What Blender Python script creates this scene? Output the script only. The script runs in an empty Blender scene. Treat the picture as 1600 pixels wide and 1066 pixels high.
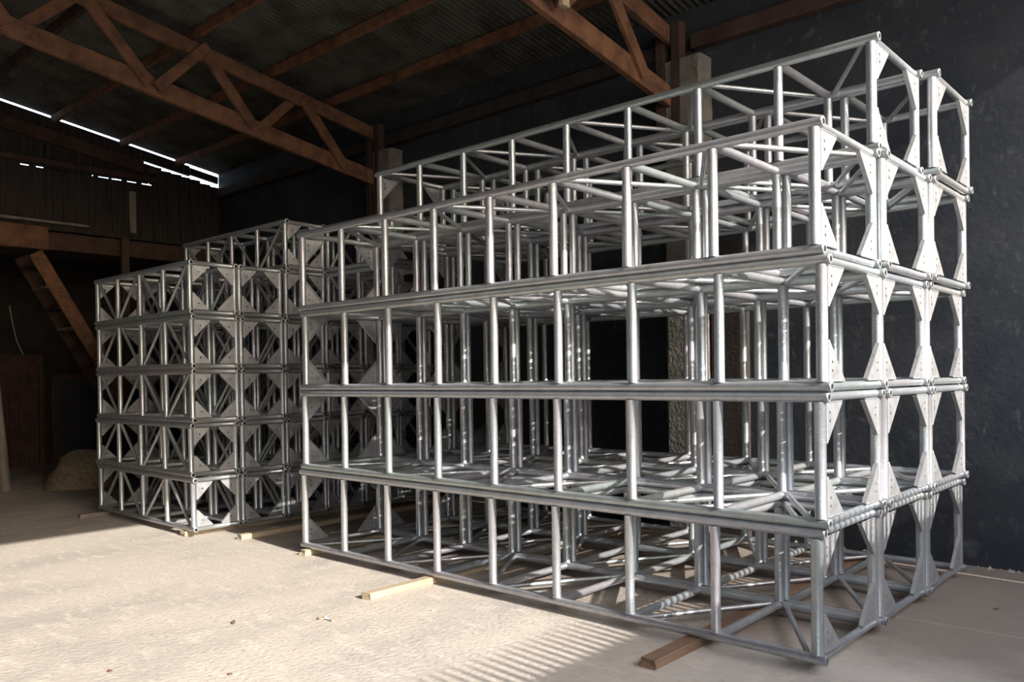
import bpy, math, random
from mathutils import Vector, Matrix
from mathutils.geometry import tessellate_polygon
random.seed(7)
C = bpy.context.scene.collection
SC = bpy.context.scene
PI = math.pi

# ------------------------------------------------------------------ camera
cam_d = bpy.data.cameras.new('camera'); cam = bpy.data.objects.new('camera', cam_d); C.objects.link(cam)
YAW, PITCH, ROLL, FPX = math.radians(132.1235), math.radians(-0.3556), math.radians(-0.7399), 1279.38
fw = Vector((math.cos(PITCH)*math.cos(YAW), math.cos(PITCH)*math.sin(YAW), math.sin(PITCH)))
rt = Vector((math.sin(YAW), -math.cos(YAW), 0)); up = rt.cross(fw)
R_ = rt*math.cos(ROLL) + up*math.sin(ROLL); U_ = up*math.cos(ROLL) - rt*math.sin(ROLL)
M = Matrix((R_, U_, -fw)).transposed().to_4x4(); M.translation = Vector((1.6072, -4.2096, 1.5739))
cam.matrix_world = M
cam_d.sensor_width = 36; cam_d.lens = FPX/1600*36; cam_d.shift_y = 63.05/1600
cam_d.clip_start = 0.05; cam_d.clip_end = 300
SC.camera = cam

# ------------------------------------------------------------------ sky, sun, exposure
w = bpy.data.worlds.new('sky'); SC.world = w; w.use_nodes = True
nt = w.node_tree; bg = nt.nodes['Background']
sky = nt.nodes.new('ShaderNodeTexSky'); sky.sky_type = 'NISHITA'; sky.sun_disc = False
sky.sun_elevation = math.radians(27); sky.sun_rotation = math.radians(93); sky.air_density = 1.2; sky.dust_density = 3.0
mixw = nt.nodes.new('ShaderNodeMix'); mixw.data_type = 'RGBA'; mixw.inputs[0].default_value = 0.55
mixw.inputs[7].default_value = (4.9, 5.4, 6.3, 1)
nt.links.new(sky.outputs[0], mixw.inputs[6]); nt.links.new(mixw.outputs[2], bg.inputs[0])
bg.inputs[1].default_value = 0.56
SUN = Vector((-1, 0.08, -0.51)).normalized()
sd = bpy.data.lights.new('sun', 'SUN'); sd.energy = 6.6; sd.angle = math.radians(0.5); sd.color = (1.0, 0.95, 0.88)
so = bpy.data.objects.new('sun', sd); C.objects.link(so); so.rotation_euler = SUN.to_track_quat('-Z', 'Y').to_euler()
so.location = (10, 0, 12)
SC.view_settings.view_transform = 'Standard'; SC.view_settings.look = 'None'
SC.view_settings.gamma = 1; SC.view_settings.use_curve_mapping = False
SC.view_settings.exposure = 0.48

# ------------------------------------------------------------------ materials
def mat(name, col, rough=0.7, metal=0.0, noise=None, bump=0.0, bscale=40, streak=None, spec=0.5, rnd=None):
    """noise: list of (scale, colour, threshold_lo, threshold_hi, stretch)"""
    m = bpy.data.materials.new(name); m.use_nodes = True; n = m.node_tree; b = n.nodes['Principled BSDF']
    b.inputs['Roughness'].default_value = rough; b.inputs['Metallic'].default_value = metal
    b.inputs['Specular IOR Level'].default_value = spec
    tc = n.nodes.new('ShaderNodeTexCoord'); out = None
    rgb = n.nodes.new('ShaderNodeRGB'); rgb.outputs[0].default_value = (*col, 1); cur = rgb.outputs[0]
    if rnd:
        oi = n.nodes.new('ShaderNodeObjectInfo'); cr = n.nodes.new('ShaderNodeValToRGB')
        els = cr.color_ramp.elements
        els[0].color = (*rnd[0], 1); els[1].color = (*rnd[-1], 1)
        for i, c in enumerate(rnd[1:-1]):
            e = els.new((i+1)/(len(rnd)-1)); e.color = (*c, 1)
        n.links.new(oi.outputs['Random'], cr.inputs[0]); cur = cr.outputs[0]
    for (sc, c2, lo, hi, st) in (noise or []):
        mp = n.nodes.new('ShaderNodeMapping'); mp.inputs['Scale'].default_value = st
        n.links.new(tc.outputs['Object'], mp.inputs[0])
        nz = n.nodes.new('ShaderNodeTexNoise'); nz.inputs['Scale'].default_value = sc; nz.inputs['Detail'].default_value = 8
        nz.inputs['Roughness'].default_value = 0.62
        n.links.new(mp.outputs[0], nz.inputs[0])
        mr = n.nodes.new('ShaderNodeMapRange'); mr.inputs[1].default_value = lo; mr.inputs[2].default_value = hi
        n.links.new(nz.outputs[0], mr.inputs[0])
        mx = n.nodes.new('ShaderNodeMix'); mx.data_type = 'RGBA'
        n.links.new(mr.outputs[0], mx.inputs[0]); n.links.new(cur, mx.inputs[6]); mx.inputs[7].default_value = (*c2, 1)
        cur = mx.outputs[2]
    n.links.new(cur, b.inputs['Base Color'])
    if bump:
        nz = n.nodes.new('ShaderNodeTexNoise'); nz.inputs['Scale'].default_value = bscale; nz.inputs['Detail'].default_value = 6
        n.links.new(tc.outputs['Object'], nz.inputs[0])
        bp = n.nodes.new('ShaderNodeBump'); bp.inputs['Strength'].default_value = bump; bp.inputs['Distance'].default_value = 0.02
        n.links.new(nz.outputs[0], bp.inputs['Height']); n.links.new(bp.outputs[0], b.inputs['Normal'])
    return m

ALU_R = [(.47, .48, .495), (.41, .455, .50), (.50, .495, .495), (.42, .48, .48), (.49, .47, .51), (.45, .47, .50)]
M_alu = mat('aluminium_tube', (.66, .67, .68), .38, .7, [(9, (.34, .35, .36), .45, .75, (1, 1, 1)), (60, (.58, .58, .58), .55, .8, (1, 1, 1))], .12, 90, rnd=ALU_R)
M_plate = mat('aluminium_plate', (.43, .435, .445), .46, .6, [(14, (.29, .29, .295), .45, .75, (1, 1, 1))], .15, 60)
M_weld = mat('weld_bead', (.75, .75, .74), .3, .9, None, .5, 200)
M_floor = mat('dusty_concrete', (.49, .435, .38), .93, 0,
    [(1.1, (.385, .35, .315), .45, .62, (1, .45, 1)), (7, (.58, .52, .45), .52, .72, (.6, 1.5, 1)), (26, (.33, .30, .265), .57, .72, (.5, 1.4, 1)), (90, (.22, .20, .18), .66, .74, (1, 1, 1))], .45, 30, spec=.25)
M_wall = mat('blackened_plaster', (.039, .042, .049), .85, 0,
    [(1.3, (.024, .028, .036), .42, .6, (1, 1, 1)), (3.2, (.10, .105, .115), .60, .78, (1, 1, 1.5)), (14, (.075, .08, .085), .58, .75, (1, 1, .5)), (40, (.02, .022, .026), .58, .7, (1, 1, 1))], .16, 22, spec=.3)
M_wallb = mat('sooty_back_wall', (.030, .025, .022), .9, 0, [(2, (.016, .014, .013), .4, .65, (1, 1, 1))], .3, 12, spec=.2)
M_plank = mat('dark_wall_boards', (.045, .038, .033), .9, 0, [(3, (.022, .019, .017), .4, .65, (1, 6, .4))], .3, 20, spec=.2)
M_roof = mat('rusty_corrugated_iron', (.095, .097, .082), .6, .35, [(2.5, (.042, .036, .03), .4, .62, (1, 1, 1)), (50, (.19, .18, .15), .6, .72, (1, .3, 1))], .2, 60)
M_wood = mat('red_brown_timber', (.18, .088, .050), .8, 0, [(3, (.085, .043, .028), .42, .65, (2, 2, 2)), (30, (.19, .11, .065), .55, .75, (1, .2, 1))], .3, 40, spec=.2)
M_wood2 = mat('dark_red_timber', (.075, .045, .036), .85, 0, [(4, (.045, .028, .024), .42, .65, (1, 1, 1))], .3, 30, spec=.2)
M_woodp = mat('grey_weathered_timber', (.22, .19, .16), .85, 0, [(5, (.12, .105, .09), .42, .65, (1, 1, .3))], .3, 30, spec=.2)
M_lum = mat('pale_sawn_lumber', (.42, .345, .25), .85, 0, [(6, (.36, .28, .19), .42, .68, (1, .25, 2)), (50, (.48, .40, .30), .55, .7, (1, .1, 1))], .3, 60, spec=.2)
M_lumr = mat('reddish_sawn_lumber', (.25, .155, .105), .85, 0, [(6, (.14, .085, .06), .42, .68, (1, .25, 2))], .3, 60, spec=.2)
M_soot = mat('sooty_brown_plank', (.055, .045, .04), .9, 0, [(4, (.035, .03, .028), .42, .65, (1, 1, .3))], .2, 30, spec=.15)
M_conc = mat('rough_concrete_column', (.20, .18, .16), .92, 0, [(4, (.12, .11, .10), .42, .65, (1, 1, 1)), (30, (.26, .24, .21), .58, .7, (1, 1, 1))], .7, 30, spec=.2)
M_zinc = mat('zinc_sheet', (.45, .45, .43), .5, .5, [(4, (.3, .27, .24), .45, .7, (1, 1, 1))], .1, 20)
M_stone = mat('stone_chip', (.42, .37, .30), .9, 0, [(40, (.2, .17, .14), .45, .6, (1, 1, 1))], .5, 80)
M_rust = mat('rusty_bolt', (.17, .10, .06), .8, .3, None, .4, 200)
M_dark = mat('dark_door_paint', (.02, .022, .028), .7)
M_white = mat('white_plastic', (.6, .6, .58), .5)
M_bot = mat('dull_plastic_bottle', (.25, .2, .19), .4)
M_wire = mat('pale_wire', (.42, .38, .32), .6)
M_sack = mat('woven_sack', (.24, .19, .12), .9, 0, [(20, (.15, .12, .08), .45, .6, (1, 1, 1))], .6, 60)
M_ground = mat('sandy_yard', (.55, .48, .40), .95, 0, [(2, (.42, .36, .29), .4, .65, (1, 1, 1))], .4, 8)

# ------------------------------------------------------------------ mesh helpers
class MB:
    def __init__(s): s.v = []; s.f = []; s.sm = []
    def add(s, vs, fs, smooth=False):
        o = len(s.v); s.v += [tuple(v) for v in vs]
        for f in fs: s.f.append([i+o for i in f]); s.sm.append(smooth)
        return s
    def box(s, x0, x1, y0, y1, z0, z1):
        vs = [(x, y, z) for x in (x0, x1) for y in (y0, y1) for z in (z0, z1)]
        return s.add(vs, [(0, 1, 3, 2), (4, 6, 7, 5), (0, 4, 5, 1), (2, 3, 7, 6), (0, 2, 6, 4), (1, 5, 7, 3)])
    def bevbox(s, x0, x1, y0, y1, z0, z1, b=.006, jit=0.0):
        """box with chamfered long edges along its longest axis and slight irregularity"""
        dims = [x1-x0, y1-y0, z1-z0]; ax = dims.index(max(dims))
        lo = [x0, y0, z0]; hi = [x1, y1, z1]; a, c = [i for i in range(3) if i != ax]
        prof = [(lo[a]+b, lo[c]), (hi[a]-b, lo[c]), (hi[a], lo[c]+b), (hi[a], hi[c]-b), (hi[a]-b, hi[c]), (lo[a]+b, hi[c]), (lo[a], hi[c]-b), (lo[a], lo[c]+b)]
        n = max(2, int(dims[ax]/.35)+1); vs = []; fs = []
        for k in range(n):
            t = lo[ax]+(hi[ax]-lo[ax])*k/(n-1); dj = (random.uniform(-jit, jit), 0)
            for p in prof:
                v = [0, 0, 0]; v[ax] = t; v[a] = p[0]+dj[0]; v[c] = p[1]; vs.append(v)
        for k in range(n-1):
            for i in range(8): j = (i+1) % 8; fs.append((k*8+i, k*8+j, k*8+8+j, k*8+8+i))
        fs.append(tuple(range(7, -1, -1))); fs.append(tuple((n-1)*8+i for i in range(8)))
        return s.add(vs, fs)
    def lathe(s, p0, p1, prof, seg=14, cap=True):
        """prof: list of (t metres from p0 or negative from p1, r)"""
        p0 = Vector(p0); p1 = Vector(p1); ax = (p1-p0); L = ax.length; ax.normalize()
        u = ax.orthogonal().normalized(); v = ax.cross(u); vs = []; fs = []
        for t, r in prof:
            c = p0+ax*t
            for i in range(seg):
                a = 2*PI*i/seg; vs.append(c+(u*math.cos(a)+v*math.sin(a))*r)
        for k in range(len(prof)-1):
            for i in range(seg): j = (i+1) % seg; fs.append((k*seg+i, k*seg+j, (k+1)*seg+j, (k+1)*seg+i))
        s.add(vs, fs, True)
        if cap:
            s.add([vs[i] for i in range(seg)], [tuple(range(seg-1, -1, -1))]); m = (len(prof)-1)*seg
            s.add([vs[m+i] for i in range(seg)], [tuple(range(seg))])
        return s
    def tube(s, p0, p1, r, weld=0.0, seg=14, cap=True):
        L = (Vector(p1)-Vector(p0)).length
        if weld: return s.lathe(p0, p1, [(0, r+weld), (.006, r+weld), (.011, r), (L-.011, r), (L-.006, r+weld), (L, r+weld)], seg, cap)
        return s.lathe(p0, p1, [(0, r), (L, r)], seg, cap)
    def pipe(s, p0, p1, r, ri, seg=18):
        p0 = Vector(p0); p1 = Vector(p1); L = (p1-p0).length
        s.lathe(p0, p1, [(.0015, r), (L-.0015, r)], seg, False)
        s.lathe(p0, p1, [(.0015, r), (0, r-.0015), (0, ri), ], seg, False)
        s.lathe(p0, p1, [(0, ri), (L, ri)][::-1], seg, False)
        s.lathe(p0, p1, [(L, ri), (L, r-.0015), (L-.0015, r)], seg, False)
        return s
    def beam(s, p0, p1, w, h, up=(0, 0, 1), b=.006):
        """rectangular bar from p0 to p1, h along up, w sideways"""
        p0 = Vector(p0); p1 = Vector(p1); d = (p1-p0).normalized(); sd = d.cross(Vector(up)).normalized(); u = sd.cross(d).normalized()
        pr = [(-w/2+b, -h/2), (w/2-b, -h/2), (w/2, -h/2+b), (w/2, h/2-b), (w/2-b, h/2), (-w/2+b, h/2), (-w/2, h/2-b), (-w/2, -h/2+b)]
        vs = [p+sd*a+u*c for p in (p0, p1) for a, c in pr]
        fs = [(i, (i+1) % 8, 8+(i+1) % 8, 8+i) for i in range(8)]+[tuple(range(7, -1, -1)), tuple(range(8, 16))]
        return s.add(vs, fs)
    def mesh(s, name, m):
        me = bpy.data.meshes.new(name); me.from_pydata(s.v, [], s.f); me.materials.append(m)
        me.polygons.foreach_set('use_smooth', s.sm); me.update()
        import bmesh
        b = bmesh.new(); b.from_mesh(me); bmesh.ops.recalc_face_normals(b, faces=b.faces); b.to_mesh(me); b.free()
        return me
    def build(s, name, m, parent=None, loc=(0, 0, 0)):
        return link(name, s.mesh(name, m), parent, loc)
def link(name, me, parent=None, loc=(0, 0, 0)):
    o = bpy.data.objects.new(name, me); C.objects.link(o); o.location = loc
    if parent: o.parent = parent
    return o
def empty(name, loc=(0, 0, 0)):
    o = bpy.data.objects.new(name, None); C.objects.link(o); o.location = loc; o.empty_display_size = .1; return o
def tag(o, label=None, cat=None, group=None, kind=None):
    if label: o['label'] = label
    if cat: o['category'] = cat
    if group: o['group'] = group
    if kind: o['kind'] = kind
    return o
def struct(o): o['kind'] = 'structure'; return o
def recenter(o):
    """move a single-mesh object's origin to its own base centre"""
    me = o.data; xs = [v.co for v in me.vertices]
    c = Vector(((min(v.x for v in xs)+max(v.x for v in xs))/2, (min(v.y for v in xs)+max(v.y for v in xs))/2, min(v.z for v in xs)))
    me.transform(Matrix.Translation(-c)); o.location = c; return o

# ------------------------------------------------------------------ building shell
WY = 3.15          # inner face of the long plastered wall
RZ = lambda y: 5.24+.155*(3.1-y) if y > -4 else 5.24+.155*7.1-.155*(-4-y)   # roof underside
XB, XF = -12.0, 2.8

# floor: one gently uneven slab
fm = MB(); nx, ny = 90, 80; X0, X1, Y0, Y1 = -15.6, 2.95, -11.2, WY+.1
vs = []
for i in range(nx+1):
    for j in range(ny+1):
        vs.append((X0+(X1-X0)*i/nx, Y0+(Y1-Y0)*j/ny, 0))
fs = [(i*(ny+1)+j, (i+1)*(ny+1)+j, (i+1)*(ny+1)+j+1, i*(ny+1)+j+1) for i in range(nx) for j in range(ny)]
fm.add(vs, fs)
struct(fm.build('floor', M_floor))
# floor colouring: browner towards the wall, pale joint lines, fine grit
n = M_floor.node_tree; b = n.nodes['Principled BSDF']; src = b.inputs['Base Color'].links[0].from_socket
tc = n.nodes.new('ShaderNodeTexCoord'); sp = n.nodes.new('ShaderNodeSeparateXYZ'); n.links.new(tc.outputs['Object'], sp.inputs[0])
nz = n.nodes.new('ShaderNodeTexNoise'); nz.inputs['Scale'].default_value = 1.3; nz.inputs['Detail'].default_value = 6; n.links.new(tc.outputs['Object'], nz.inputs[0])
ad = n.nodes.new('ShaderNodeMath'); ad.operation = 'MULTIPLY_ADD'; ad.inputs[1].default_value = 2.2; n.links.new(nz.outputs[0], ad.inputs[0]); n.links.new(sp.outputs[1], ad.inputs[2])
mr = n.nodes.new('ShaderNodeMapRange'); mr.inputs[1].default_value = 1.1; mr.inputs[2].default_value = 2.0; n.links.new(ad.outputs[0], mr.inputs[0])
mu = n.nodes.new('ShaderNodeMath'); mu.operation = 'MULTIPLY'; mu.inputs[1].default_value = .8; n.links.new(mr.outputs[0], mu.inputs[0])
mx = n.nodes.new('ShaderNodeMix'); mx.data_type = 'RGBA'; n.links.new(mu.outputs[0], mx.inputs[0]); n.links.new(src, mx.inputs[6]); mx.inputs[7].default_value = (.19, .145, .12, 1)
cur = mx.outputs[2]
# a thin pale joint line in the slab running beside the wall
nj = n.nodes.new('ShaderNodeMath'); nj.operation = 'MULTIPLY_ADD'; nj.inputs[1].default_value = .06; n.links.new(nz.outputs[0], nj.inputs[0]); n.links.new(sp.outputs[1], nj.inputs[2])
cp = n.nodes.new('ShaderNodeMath'); cp.operation = 'COMPARE'; cp.inputs[1].default_value = 1.36; cp.inputs[2].default_value = .006; n.links.new(nj.outputs[0], cp.inputs[0])
ml = n.nodes.new('ShaderNodeMath'); ml.operation = 'MULTIPLY'; ml.inputs[1].default_value = .7; n.links.new(cp.outputs[0], ml.inputs[0])
m2 = n.nodes.new('ShaderNodeMix'); m2.data_type = 'RGBA'; n.links.new(ml.outputs[0], m2.inputs[0]); n.links.new(cur, m2.inputs[6]); m2.inputs[7].default_value = (.42, .36, .29, 1)
n.links.new(m2.outputs[2], b.inputs['Base Color'])

struct(MB().box(XB-.04, XF+.12, WY, WY+.25, -.1, 5.6).box(-15.6, XB-.04, WY, WY+.25, -.1, 4.05).build('wall_right', M_wall))
struct(MB().box(-15.6, XF+.25, -11.35, -11.1, -.1, 5.6).build('wall_left', M_wallb))
struct(MB().box(-15.75, -15.5, -11.1, WY, -.1, 4.1).build('wall_back_lower', M_wallb))
struct(MB().box(-15.5, XB-.1, -11.1, WY, 3.95, 4.05).build('trim_1', M_woodp))       # loft deck seen from below
# gable boards above the loft beam with open joints near their tops
gm = MB(); y = -11.1
rg = random.Random(3)
while y < WY-.01:
    wd = min(rg.uniform(.15, .21), WY-y); g = .004
    yy = y+wd/2; top = RZ(yy)-(.33 if yy < 1.85 else .255+rg.uniform(-.012, .012))
    if -.1 < yy < 2.1:
        hi = 4.852+rg.uniform(-.004, .003); lo = 4.848-rg.uniform(0, .008)
        gm.box(XB-.03, XB, y, y+wd-g, 3.9, lo-.012); gm.box(XB-.03, XB, y, y+wd-(g if rg.random() < .6 else .02), hi, top)
    else: gm.box(XB-.03, XB, y, y+wd-g, 3.9, top)
    y += wd
struct(gm.build('wall_back', M_plank))
# rails of the gable: behind-boards so the joints are not open everywhere, with small gaps left
tm = MB(); tm.box(XB-.06, XB-.035, -11.1, WY, 3.9, 4.80)
tm.add([(XB-.06, -4, 4.88), (XB-.06, WY, 4.88), (XB-.06, WY, RZ(WY)-.36), (XB-.06, -4, RZ(-4)-.36)], [(0, 1, 2, 3)])
tm.add([(XB-.06, -11.1, 4.8), (XB-.06, -4, 4.8), (XB-.06, -4, RZ(-4)-.36), (XB-.06, -11.1, RZ(-11)-.36)], [(0, 1, 2, 3)])
for yy in (.10, .30, .47, .64, .83, 1.02, 1.26, 1.46, 1.70, 1.95): tm.box(XB-.05, XB-.03, yy, yy+.07+.03*math.sin(9*yy), 4.78, 4.90)
tm.box(XB-.05, XB-.03, -11.1, -.02, 4.78, 4.95); tm.box(XB-.05, XB-.03, 2.0, WY, 4.78, 4.95)
tm.box(XB-.05, XB-.03, .35, 1.0, 4.81, 4.90)
struct(tm.build('trim_2', M_plank))

# corrugated roof sheets (ceiling)
def corrug(x0, x1, y0, y1, zf, amp=.014, per=.076, rows=8, name='ceiling', m=M_roof):
    q = MB(); nn = int((x1-x0)/per*6); vs = []
    for j in range(rows+1):
        yy = y0+(y1-y0)*j/rows
        for i in range(nn+1):
            x = x0+(x1-x0)*i/nn; vs.append((x, yy, zf(yy)+.012+amp*math.sin(2*PI*x/per)))
    fs = [(j*(nn+1)+i, j*(nn+1)+i+1, (j+1)*(nn+1)+i+1, (j+1)*(nn+1)+i) for j in range(rows) for i in range(nn)]
    q.add(vs, fs, True); return q
q = corrug(XB-.06, XF+.15, -4, WY+.1, RZ); q2 = corrug(XB-.06, XF+.15, -11.3, -4, RZ, rows=6)
q.add(q2.v, q2.f, True)
struct(q.build('ceiling', M_roof))
struct(MB().box(-15.75, XB-.02, -11.1, WY, 4.06, 4.10).build('trim_3', M_wallb))

# front gable above the wide opening: lintel height sets how deep the sun reaches
LZ = .51*(XF-.05+7.50)
gf = MB()
ys = [-11.1, -4, WY]
gf.add([(XF, -11.1, LZ-.35), (XF, -4, LZ-.35+.35), (XF, -4, RZ(-4)), (XF, -11.1, RZ(-11.1))], [(0, 1, 2, 3)])
gf.box(XF-.05, XF+.05, -4.2, WY, LZ, LZ+.12)
gf.add([(XF, -4, LZ), (XF, WY, LZ), (XF, WY, max(LZ, RZ(WY))+.02), (XF, -4, RZ(-4))], [(0, 1, 2, 3)])
gf.add([(XF, -11.1, 0), (XF, -5.6, 0), (XF, -5.6, 5.2), (XF, -11.1, 5.2)], [(0, 1, 2, 3)])
struct(gf.build('wall_front', M_plank))

# ------------------------------------------------------------------ yard outside the opening
struct(MB().box(XF+.15, 60, -30, 30, -.12, -.02).build('ground', M_ground))
# unseen sheet fence added across the opening's right half; teeth shaped to cast stripes
fx = 3.0; fz = .51*(fx+1.17)
fn = MB(); per = .078; y = -3.4; 
def fseg(y0, y1):
    nn = int(round((y1-y0)/per))*12; vs = []
    for i in range(nn+1):
        yy = y0+(y1-y0)*i/nn; ph = 2*PI*(yy-y0)/per
        top = fz+.25*max(0., math.cos(ph))**.65
        vs += [(fx+.012*math.sin(ph), yy, -.02), (fx+.012*math.sin(ph), yy, top)]
    fn.add(vs, [(2*i, 2*i+2, 2*i+3, 2*i+1) for i in range(nn)], True)
fseg(-3.4, 2.56); fseg(2.59, 3.37)  # gap between the segments lets a sun streak onto the floor
fo = fn.build('shadow_fence', M_zinc)
tag(fo, 'unseen zinc sheet fence added outside the opening to cast the striped shadow', 'fence'); recenter(fo)

# ------------------------------------------------------------------ box trusses
D = .055; RD = D/2
def gusset_mesh(name, sy, sz, leg, holes):
    """plate in the YZ plane, corner at origin growing to +sy,+sz, flange along the hypotenuse turned to -X"""
    mb = MB(); t = .008; bl = .010; o = .0
    outer = [(o, o), (leg, o), (leg, bl), (bl, leg), (o, leg)]
    def tr(p, x): return (x, p[0]*sy, p[1]*sz)
    hl = []
    for (hy, hz) in holes: hl.append([(hy+.009*math.cos(a), hz+.009*math.sin(a)) for a in [2*PI*k/8 for k in range(8)]])
    loops = [[Vector((p[0], p[1], 0)) for p in outer]]+[[Vector((p[0], p[1], 0)) for p in h] for h in hl]
    tris = tessellate_polygon(loops); flat = [p for l in loops for p in l]; n0 = len(flat)
    vs = [tr(p, 0) for p in flat]+[tr(p, -t) for p in flat]
    fs = [tuple(x) for x in tris]+[tuple(i+n0 for i in reversed(x)) for x in tris]
    k = 0
    for l in loops:
        m_ = len(l); fs += [(k+i, k+(i+1) % m_, n0+k+(i+1) % m_, n0+k+i) for i in range(m_)]; k += m_
    mb.add(vs, fs)
    # flange
    a = (leg, bl); c = (bl, leg); nrm = (-.7071, -.7071)
    a2 = (a[0]+nrm[0]*.007, a[1]+nrm[1]*.007); c2 = (c[0]+nrm[0]*.007, c[1]+nrm[1]*.007)
    vs = [tr(p, x) for x in (-t, -.026) for p in (a, c, c2, a2)]
    mb.add(vs, [(0, 1, 2, 3), (4, 7, 6, 5), (0, 4, 5, 1), (1, 5, 6, 2), (2, 6, 7, 3), (3, 7, 4, 0)])
    # weld beads along the two legs
    L = leg
    for p0, p1 in (((.0, .004), (0, L)), ((.004, 0), (L, 0))):
        q0 = tr(p0, .0); q1 = tr(p1, .0); nb = int(L/.008); pr = []
        for i in range(nb+1): pr.append((L*i/nb*.98, .0035+.0012*(i % 2)))
        mb.lathe(q0, q1, pr, 6, True)
    return mb.mesh(name, M_plate)

def truss_proto(nb, L, W, H, side_diag, top_diag, flip, leg, holes, endr=.0305, midr=.0288, diag=.0165, rungr=.0258):
    """nb bays along -X from x=0; W across (+Y), H tall; chord centres at y 0/W, z RD / RD+H.  returns list of (name, mesh, loc)"""
    ec = .046; bay = (L-2*ec)/nb; xs = [-ec-k*bay for k in range(nb+1)]; P = []
    z0, z1 = RD, RD+H
    ch = MB().pipe((0, 0, 0), (-L, 0, 0), RD, RD-.009).mesh('chord', M_alu)
    for yy in (0, W):
        for zz in (z0, z1): P.append(('chord', ch, (0, yy, zz)))
    hgt = H-2*RD+.006
    pm = MB().tube((0, 0, 0), (0, 0, hgt), midr, .002).mesh('post', M_alu)
    pe = MB().tube((0, 0, 0), (0, 0, hgt), endr, .002).mesh('post', M_alu)
    wl = W-2*RD+.006
    rm = MB().tube((0, 0, 0), (0, wl, 0), rungr, .0015).mesh('rung', M_alu)
    re = MB().tube((0, 0, 0), (0, wl, 0), RD-.004, .004).mesh('rung', M_alu)
    for k, x in enumerate(xs):
        e = k in (0, nb)
        for yy in (0, W): P.append(('post', pe if e else pm, (x, yy, z0+RD-.003)))
        for zz in (z0, z1): P.append(('rung', re if e else rm, (x, RD-.003, zz)))
    def diags(face):
        off = .055
        for k in range(nb):
            x0, x1 = xs[k]-off, xs[k+1]+off
            up = ((k+flip) % 2 == 0)
            if face == 'side':
                a, b_ = ((x0, z1-RD+.004), (x1, z0+RD-.004)) if up else ((x0, z0+RD-.004), (x1, z1-RD+.004))
                me = MB().tube((0, 0, 0), (b_[0]-a[0], 0, b_[1]-a[1]), diag, .0025, 10).mesh('diagonal', M_alu)
                for yy in (0, W): P.append(('diagonal', me, (a[0], yy, a[1])))
            else:
                a, b_ = ((x0, RD-.004), (x1, W-RD+.004)) if up else ((x0, W-RD+.004), (x1, RD-.004))
                me = MB().tube((0, 0, 0), (b_[0]-a[0], b_[1]-a[1], 0), diag, .0025, 10).mesh('diagonal', M_alu)
                for zz in (z0, z1): P.append(('diagonal', me, (a[0], a[1], zz)))
    if side_diag: diags('side')
    if top_diag: diags('top')
    for ys_, zs_ in ((1, 1), (1, -1), (-1, 1), (-1, -1)):
        g = gusset_mesh('gusset_plate', ys_, zs_, leg, holes)
        yy = (endr-.001) if ys_ == 1 else W-endr+.001; zz = z0+RD-.001 if zs_ == 1 else z1-RD+.001
        P.append(('gusset_plate', g, (-ec+endr-.006, yy, zz)))
        g2 = g.copy(); g2.transform(Matrix.Scale(-1, 4, (1, 0, 0))); g2.flip_normals()
        P.append(('gusset_plate', g2, (-L+ec-endr+.006, yy, zz)))
    return P

COLLAR = MB().pipe((0, 0, 0), (-.004, 0, 0), RD, .0165, 18).mesh('end_collar', M_plate)
def place_truss(P, origin, cx, label, group):
    """root empty at the thing's base (centre of its length), parts parented"""
    (X, Y, Z), (L, W) = origin, cx
    e = empty('box_truss', (X-L/2, Y+W/2, Z)); tag(e, label, 'truss', group)
    for nme, me, loc in P:
        o = link(nme, me, e, (loc[0]+L/2, loc[1]-W/2, loc[2]))
        if nme == 'chord':
            link('end_collar', COLLAR, o, (.004, 0, 0)); link('end_collar', COLLAR, o, (-L, 0, 0))
    return e

# long wide trusses of the right stack
LR, WR, HR = 4.744, .8414, .655
legR = .215; hR = [(.045, .055), (.045, .10)]
RA = truss_proto(8, LR, WR, HR, False, True, 0, legR, hR)
RB = truss_proto(8, LR, WR, HR, False, True, 1, legR, hR)
ZB = .0525; PR = HR+D; QR = WR+D+.011
dxR = {(0, 1): -.033, (0, 2): -.008, (0, 3): .0075, (0, 4): -.0225, (1, 1): -.02, (1, 2): .01, (1, 3): -.01, (1, 4): .014, (1, 5): -.034,
       (2, 1): -.009, (2, 2): .012, (2, 3): .001, (2, 4): .034, (2, 5): .06}
levn = {1: 'bottom', 2: 'second', 3: 'third', 4: 'fourth', 5: 'fifth', 6: 'sixth'}
coln = {0: 'front row beside the open floor', 1: 'middle row', 2: 'rear row beside the dark wall'}
for ci, nl in ((0, 4), (1, 5), (2, 5)):
    for l in range(1, nl+1):
        topw = ', topmost of its row' if l == nl else ''
        lab = 'long wide truss, %s level of %s, right stack' % (levn[l], coln[ci].replace(' beside the open floor', ' nearest the open floor'))
        if l == nl and ci: lab = 'long wide truss on top, fifth level of %s, right stack' % coln[ci]
        P = RB if (ci, l) in ((0, 4), (1, 2), (2, 3)) else RA
        place_truss(P, (dxR[(ci, l)], ci*QR, ZB+(l-1)*PR), (LR, WR), lab, 'long wide trusses in the right stack')

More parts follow.
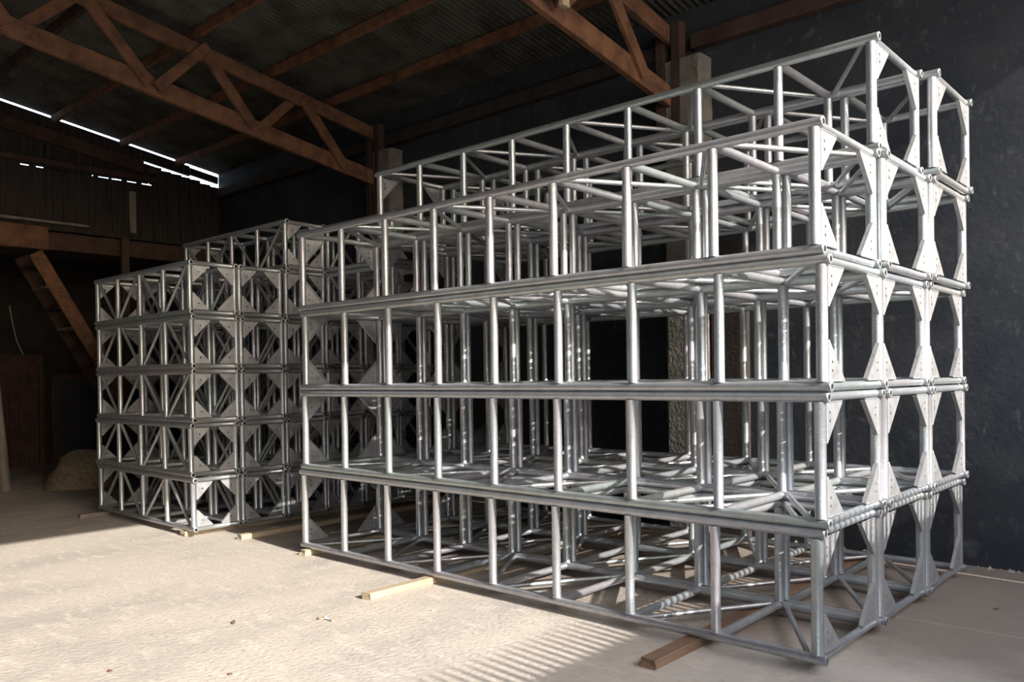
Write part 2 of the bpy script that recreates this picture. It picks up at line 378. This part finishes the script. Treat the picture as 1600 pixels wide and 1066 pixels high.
# shorter narrow trusses of the left stack
LL, WL, HL = 2.366, .4838, .4911
legL = .167; hL = [(.060, .060)]
LA = truss_proto(4, LL, WL, HL, True, False, 0, legL, hL, endr=.0268, midr=.0262, diag=.0165, rungr=.024)   # last bay leans up to the open end
LB = truss_proto(4, LL, WL, HL, True, False, 1, legL, hL, endr=.0268, midr=.0262, diag=.0165, rungr=.024)
PL_ = HL+D; QL = WL+D+.0032
dxL = {1: .006, 2: -.033, 3: .015, 4: .0146, 5: -.0117, 6: .0167}
coll = ['leftmost column', 'second column from the left', 'third column from the left', 'fourth column from the left', 'fifth column from the left', 'last column by the wall']
rl = random.Random(5)
for ci, nl in ((0, 5), (1, 5), (2, 6), (3, 6), (4, 5), (5, 5)):
    for l in range(1, nl+1):
        dx = dxL[l] if ci == 0 else rl.uniform(-.02, .02)
        if ci == 2 and l == 6: dx = .0167
        if ci in (3,) and l >= 5: dx = 1.18
        P = (LA if l in (5, 3) else LB) if ci == 0 else rl.choice((LA, LB))
        lab = 'short narrow truss, %s level of the %s, left stack' % (levn[l], coll[ci])
        if ci == 0 and l == 1: lab = 'short truss with sunlit end plates, bottom of leftmost column, left stack'
        if ci == 3 and l >= 5: lab = 'short truss pushed forward, %s level of the %s, left stack' % (levn[l], coll[ci])
        place_truss(P, (-6.2223+dx, -.2851+ci*QL, ZB+(l-1)*PL_), (LL, WL), lab, 'short narrow trusses in the left stack')
# ------------------------------------------------------------------ lumber under the stacks
def lumber(x, y0, y1, m, label, w=.085, ang=0.0, group=None, h=ZB, cut=0):
    mb = MB(); mb.bevbox(-w/2, w/2, 0, y1-y0, 0, h, .006, .002)
    # chipped end
    vs = mb.v
    for i, v in enumerate(vs):
        if abs(v[1]) < 1e-6: vs[i] = (v[0], v[1]+random.uniform(0, .03)+cut*abs(v[0]), v[2])
    o = mb.build('wood_batten', m, None, (x, y0, 0)); o.rotation_euler.z = ang
    tag(o, label, 'batten', group or 'battens under the truss stacks'); return o
lumber(-.80, -.50, 2.7, M_lumr, 'reddish square batten under right end of the right stack, blunt end out', .10)
lumber(-3.06, -.63, 2.7, M_lum, 'pale batten poking out longest from under middle of right stack', .085)
lumber(-4.66, -.10, 2.6, M_lum, 'pale short-tipped batten under the left end of the right stack', .075)
lumber(-5.78, -.08, 3.0, M_lum, 'pale notched batten lying on floor between the two stacks', .085, .03)
lumber(-6.42, -.335, 2.9, M_lum, 'batten flush under the near corner of the left stack', .12)
lumber(-8.40, -.60, 2.9, M_woodp, 'grey batten in shade under far end of left stack', .09)

# ------------------------------------------------------------------ concrete columns
def column(x0, x1, ztop, label):
    mb = MB(); y0, y1 = 2.93, WY; n = 26; vs = []
    rr = random.Random(int(x0*100))
    for k in range(n+1):
        z = (ztop-.03)*k/n
        j = lambda: rr.uniform(-.006, .006)
        for (x, y) in ((x0, y1), (x0, y0+.02), (x0+.03, y0), (x1-.03, y0), (x1, y0+.02), (x1, y1)): vs.append((x+j(), y+(j() if y < y1 else 0), z))
    fs = [(k*6+i, k*6+i+1, (k+1)*6+i+1, (k+1)*6+i) for k in range(n) for i in range(5)]
    fs.append(tuple(n*6+i for i in range(6)))
    mb.add(vs, fs); o = mb.build('concrete_column', M_conc); recenter(o)
    tag(o, label, 'column', 'concrete columns along the dark wall'); return o
column(-2.76, -2.34, 4.72, 'rough concrete column behind the right stack, timber post on its side')
o = MB().bevbox(-2.325, -1.96, WY-.10, WY-.003, 0, 2.85, .01).build('timber_post', M_soot); recenter(o)
tag(o, 'dark brown timber plank post fixed to the wall right of the concrete column', 'post', 'timber posts')
q = MB(); pts = [(-2.28, WY-.11, 2.62), (-2.20, WY-.17, 2.66), (-2.10, WY-.15, 2.52), (-1.98, WY-.13, 2.28)]
for a, c in zip(pts, pts[1:]): q.tube(a, c, .005, 0, 6)
o = q.build('wire', M_wire); recenter(o); tag(o, 'loose pale wire hanging on the brown plank post behind right stack', 'wire')
column(-7.42, -7.02, 4.72, 'dim concrete column behind left stack under the farther roof truss')

# ------------------------------------------------------------------ roof trusses and purlins
def tz(y): return 4.93+.165*(3.1-y)          # top member centre
def bz(y): return 4.68+.165*(.75-y)          # bottom member centre
def roof_truss(x, label, tie):
    e = empty('roof_truss', (x, 3.0, 4.1)); tag(e, label, 'roof truss', 'timber roof trusses')
    def P(nm, a, c, w_, h_, dx=0, m=M_wood):
        q = MB().beam((dx, a[0]-3.0, a[1]-4.1), (dx, c[0]-3.0, c[1]-4.1), w_, h_, (0, 0, 1)); return q.build(nm, m, e)
    P('top_member', (-4, tz(-4)), (3.1, tz(3.1)), .06, .17)
    P('bottom_member', (-4, bz(-4)), (3.14, bz(3.14)+.02), .07, .20)
    nodes_b = [-2.9, -1.55, -.17, 1.10, 2.42]; nodes_t = [-3.4, -2.1, -.85, .48, 1.78]
    for i, yb in enumerate(nodes_b):
        yt = nodes_t[i]; P('web', (yt, tz(yt)), (yb, bz(yb)), .05, .13, .055)
        if i+1 < len(nodes_t):
            yt2 = nodes_t[i+1]; P('web', (yb+.06, bz(yb)-.03), (yt2, tz(yt2)+.05), .05, .12, -.06 if i % 2 else .105)
    for yy, dx in ((2.98, .09), (2.98, -.09)):
        MB().box(-.045+dx, .045+dx, -.06+yy-3, .06+yy-3, -.35, tz(3.0)-4.1+.12).build('end_post', M_wood2, e)
    if tie:
        q = MB().beam((.12, .98-3.0, bz(1.0)-4.1+.02), (.12+.5, .55-3, bz(.6)-4.1+.35), .08, .10); q.build('brace_block', M_lum if False else M_wood, e)
        MB().box(.16, .20, 1.0-3.0, 1.09-3.0, bz(1.05)-4.1-.06, bz(1.05)-4.1+.04).build('pale_block', M_lum, e)
    return e
roof_truss(-7.4, 'red-brown timber roof truss crossing above the left stack', False)
roof_truss(-2.7, 'nearer timber roof truss ending at the column behind right stack', True)
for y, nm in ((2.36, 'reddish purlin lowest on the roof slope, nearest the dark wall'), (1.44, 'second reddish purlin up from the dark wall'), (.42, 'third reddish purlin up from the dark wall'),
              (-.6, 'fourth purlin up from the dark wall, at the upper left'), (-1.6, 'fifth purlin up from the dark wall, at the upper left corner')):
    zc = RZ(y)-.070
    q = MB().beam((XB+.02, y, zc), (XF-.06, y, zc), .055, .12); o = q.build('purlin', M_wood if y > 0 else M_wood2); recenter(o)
    tag(o, nm, 'purlin', 'timber purlins under the roof sheets')
# wall plate
o = MB().bevbox(-11.9, -2.85, WY-.12, WY-.003, 4.78, 4.93, .01).build('wall_plate', M_soot); recenter(o)
tag(o, 'dark timber wall plate between the roof truss ends on the dark wall', 'beam')
o = MB().bevbox(-2.5, XF-.1, WY-.12, WY-.003, 4.80, 4.95, .01).build('wall_plate', M_wood2); recenter(o)
tag(o, 'reddish timber wall plate high above the right stack at upper right', 'beam')

# ------------------------------------------------------------------ back gable: rafter in the light slit, beams, posts, stairs
def sloped(y0, y1, zo0, zo1, x0, x1, name, m):
    vs = []
    for x in (x0, x1):
        for y in (y0, y1):
            for zo in (zo0, zo1): vs.append((x, y, RZ(y)+zo))
    return MB().add(vs, [(0, 1, 3, 2), (4, 6, 7, 5), (0, 4, 5, 1), (2, 3, 7, 6), (0, 2, 6, 4), (1, 5, 7, 3)]).build(name, m)
def tb(o, lab, cat, grp=None): recenter(o); return tag(o, lab, cat, grp)
tb(sloped(-4, 1.75, -.24, -.045, XB-.05, XB+.01, 'gable_board', M_plank), 'dark gable board below the upper part of the light slit', 'board')
tb(sloped(1.76, 2.60, -.21, -.045, XB-.05, XB+.01, 'gable_board', M_plank), 'dark gable board inside the doubled part of the light slit', 'board')
tb(sloped(2.61, 3.12, -.18, -.065, XB-.05, XB+.01, 'gable_board', M_plank), 'dark gable board at the lower right tip of the light slit', 'board')
tb(sloped(-4, 1.78, -.45, -.25, XB+.012, XB+.08, 'gable_rafter', M_wood2), 'dim reddish rafter following the light slit on its underside', 'rafter')
tb(sloped(1.79, 2.0, -.40, -.28, XB+.012, XB+.08, 'gable_rafter', M_wood2), 'short rafter end below the doubled part of the light slit', 'rafter')
tb(MB().bevbox(XB-.1, XB+.02, -3.5, WY-.01, 3.60, 3.87, .01).build('loft_beam', M_wood2), 'long dark timber beam carrying the loft at the back', 'beam')
tb(MB().bevbox(XB+.025, XB+.10, -3.5, .31, 3.58, 3.93, .01).build('loft_beam', M_wood), 'short red-brown plank doubled onto the loft beam above the stairs', 'beam')
tb(MB().bevbox(XB+.03, XB+.09, -3.5, .9, 3.99, 4.03, .004).build('loft_rail', M_woodp), 'thin grey rail above the loft beam', 'rail')
tb(MB().bevbox(XB+.06, XB+.14, 1.38, 1.50, 0, 3.90, .01).build('timber_post', M_wood2), 'dark timber post under the loft beam behind left stack', 'post', 'timber posts')
tb(MB().bevbox(XB+.01, XB+.04, 1.55, 1.66, 4.0, 4.68, .004).build('light_glimpse', M_woodp), 'pale upright strip standing for light glimpsed through the dark gable boards', 'light strip')  # daylight glimpsed through the boards, put in as a pale-coloured strip
for k, yy in enumerate((.55, .92, 1.28, 1.95, 2.4)):
    tb(MB().bevbox(XB+.005, XB+.03, yy, yy+.05, 3.98, 4.78-.02*k, .004).build('wall_stud', M_plank), '%s of the five thin dark studs on the gable boards' % ['leftmost', 'second from left', 'middle one', 'second from right', 'rightmost'][k], 'stud', 'studs on the gable boards')
tb(MB().bevbox(XB+.005, XB+.06, -3.5, 2.0, 4.88, 4.97, .006).build('gable_rail', M_wood2), 'horizontal dim rail above the row of small light gaps', 'rail')
# leaning pole at far left
q = MB().lathe((XB+.15, -.33, 0), (XB+.15, -.60, 3.55), [(0, .075), (1.2, .065), (2.4, .06), (3.55, .05)], 10)
tb(q.build('leaning_pole', M_woodp), 'pale grey leaning wooden pole at the far left edge', 'pole')
# stairs
st = empty('loft_stairs', (XB-.3, 2.1, 0)); tag(st, 'steep red-brown wooden stairs rising left to the loft beam', 'stairs')
S0 = (.15, 3.53); S1 = (2.12, 0.0)
for x, m in ((XB+.02, M_wood), (XB-.62, M_wood2)):
    q = MB().beam((x-(XB-.3), S0[0]-2.1, S0[1]), (x-(XB-.3), S1[0]-2.1, S1[1]+.03), .05, .21, (0, 0, 1)); q.build('stringer', m, st)
for k in range(11):
    t = (k+.6)/11.4; yy = S0[0]+(S1[0]-S0[0])*t; zz = S0[1]+(S1[1]-S0[1])*t
    MB().box(-.31, .295, yy-2.1-.13, yy-2.1+.09, zz-.02, zz+.02).build('tread', M_woodp if k in (1,3) else M_wood2, st)
# lower back: door leaf, frame, small things

MB().box(-15.5, -15.46, 1.50, 1.60, 0, 1.72).build('door_frame', M_woodp)
bpy.data.objects.remove(bpy.data.objects['door_frame'])
q = MB(); q.box(-15.5, -15.44, 1.50, 1.60, 0, 1.72); q.box(-15.5, -15.44, 2.42, 2.50, 0, 1.72); q.box(-15.5, -15.44, 1.60, 2.42, 1.64, 1.72)
dfr = struct(q.build('door_1', M_wood2))
q = MB(); q.box(-15.5, -15.46, 1.60, 2.42, 0, 1.64)
for k in range(4): q.box(-15.462, -15.455, 1.64+k*.195, 1.80+k*.195, .08, 1.56)
q.build('door_leaf', M_dark, dfr)
q = MB(); q.box(-15.5, -15.43, .35, .43, 0, 2.1); q.box(-15.5, -15.43, 1.28, 1.36, 0, 2.1); q.box(-15.5, -15.43, .43, 1.28, 2.02, 2.1)
for k in range(5): q.box(-15.49, -15.46, .44+k*.168, .60+k*.168, 0, 2.02)
struct(q.build('door_2', M_wood2))
q = MB().bevbox(-.02, .0, -.045, .045, -.045, .045, .008).box(-.028, -.018, -.02, .02, -.015, .015)
q = MB().bevbox(0, .02, -.045, .045, 0, .09, .006); q.box(.018, .028, -.018, .018, .03, .06)
tag(q.build('light_switch', M_white, None, (-15.5, 1.27, 1.93)), 'small white light switch on the dark wall under the stairs', 'switch')
q = MB(); pts = [(-15.47, .82, 3.0), (-15.47, .86, 2.7), (-15.47, .93, 2.35), (-15.47, 1.03, 2.1), (-15.47, 1.22, 1.98)]
for a, c in zip(pts, pts[1:]): q.tube(a, c, .008, 0, 6)
tb(q.build('cable', M_wire), 'thin cable curving down the dark wall to the switch', 'cable')
q = MB().bevbox(-11.93, -11.78, .85, 1.35, 1.88, 1.91, .004); tb(q.build('ledge', M_wood2), 'small dark ledge under the stairs carrying a bottle', 'shelf')
q = MB().lathe((-11.85, 1.06, 1.91), (-11.85, 1.06, 2.17), [(0, .032), (.01, .036), (.16, .036), (.20, .016), (.225, .014), (.226, .018), (.25, .018), (.255, .012)], 14)
tb(q.build('bottle', M_bot), 'dull bottle standing on the ledge beside the stairs', 'bottle')
# slumped sack at foot of the stairs
q = MB(); rs = random.Random(11); vs = []; nu, nv = 18, 9
for j in range(nv+1):
    ph = PI/2*j/nv; r = math.cos(ph)**.7; z = .52*math.sin(ph)
    for i in range(nu):
        a = 2*PI*i/nu; k = 1+.10*math.sin(3*a+j)+.05*rs.uniform(-1, 1)
        vs.append((-11.45+.42*r*k*math.cos(a), .62+.5*r*k*math.sin(a), max(0, z*(1+.08*math.sin(2*a)))))
q.add(vs, [(j*nu+i, j*nu+(i+1) % nu, (j+1)*nu+(i+1) % nu, (j+1)*nu+i) for j in range(nv) for i in range(nu)], True)
q.add([vs[i] for i in range(nu)], [tuple(range(nu))])
tb(q.build('sack', M_sack), 'slumped brown sack on floor behind far end of the left stack', 'sack')

# ------------------------------------------------------------------ scraps on the floor
def chip(x, y, sx, sy, sz, rz, m, lab, nme='stone_chip', cat='stone', grp=None):
    rr = random.Random(int(x*1000)+int(y*77)); vs = []
    for j in range(4):
        for i in range(7):
            a = 2*PI*i/7; r = (1, 1.05, .8, .3)[j]*rr.uniform(.75, 1.1)
            vs.append((sx*r*math.cos(a), sy*r*math.sin(a), sz*(0, .35, .8, 1)[j]))
    q = MB().add(vs, [(j*7+i, j*7+(i+1) % 7, j*7+7+(i+1) % 7, j*7+7+i) for j in range(3) for i in range(7)]+[tuple(range(6, -1, -1)), tuple(range(21, 28))])
    o = q.build(nme, m, None, (x, y, 0)); o.rotation_euler.z = rz; return tag(o, lab, cat, grp)
chip(-3.29, -1.51, .012, .035, .018, .9, M_rust, 'small brown wood chip on the sunlit floor, left foreground', 'wood_chip', 'chip')
e = empty('bolt', (-2.90, -1.08, 0)); tag(e, 'pale bolt with a washer lying on the sunlit floor', 'bolt')
MB().lathe((0, 0, .011), (.085, .0, .009), [(0, .012), (.012, .012), (.0121, .007), (.085, .007)], 8).build('shank', M_zinc, e)
MB().lathe((-.02, -.012, .004), (-.02, -.012, .012), [(0, .024), (.008, .024)], 12).build('washer', M_lum, e)
k = 0
for (x, y, s, lab) in ((-2.50, -.50, .016, 'small pale stone chip on the floor left of long batten tip'), (-2.50, -1.05, .012, 'tiny stone chip just right of the bolt'),
        (-1.94, -.66, .016, 'small stone chip near the striped shadow edge'), (-.66, -.78, .024, 'pale stone chip in shade just left of the reddish batten'),
        (-3.0, -2.40, .018, 'small dark stone chip at the bottom left of the floor'), (-2.45, -2.0, .016, 'small dark stone chip at bottom of the floor below the wood chip'),
        (-.2, .44, .012, 'tiny dark stone chip in shade before the near corner of the right stack'), (.35, 1.9, .018, 'small stone on the shaded floor near the dark wall'),
        (-6.6, -.75, .02, 'small stone chip on sunlit floor in front of the left stack')):
    chip(x, y, s, s*.7, s*.6, x, M_stone if 'dark' not in lab else M_rust, lab)
chip(.9, 2.35, .10, .07, .05, .3, M_stone, 'fist sized dirt clod on shaded floor at the right edge', 'dirt_clod', 'dirt')
# crumbled plaster along the wall foot
q = MB(); rr = random.Random(2)
for i in range(90):
    x = rr.uniform(-1.85, 2.6); y = WY-abs(rr.gauss(0, .05))-.015; s = rr.uniform(.008, .03)
    q.add([(x+s, y, 0), (x-s*.5, y+s*.8, 0), (x-s*.6, y-s*.7, 0), (x, y, s*1.1)], [(0, 1, 3), (1, 2, 3), (2, 0, 3), (0, 2, 1)])
tag(q.build('plaster_crumbs', M_stone), 'crumbled plaster scattered along the foot of the dark wall', 'rubble', kind='stuff')
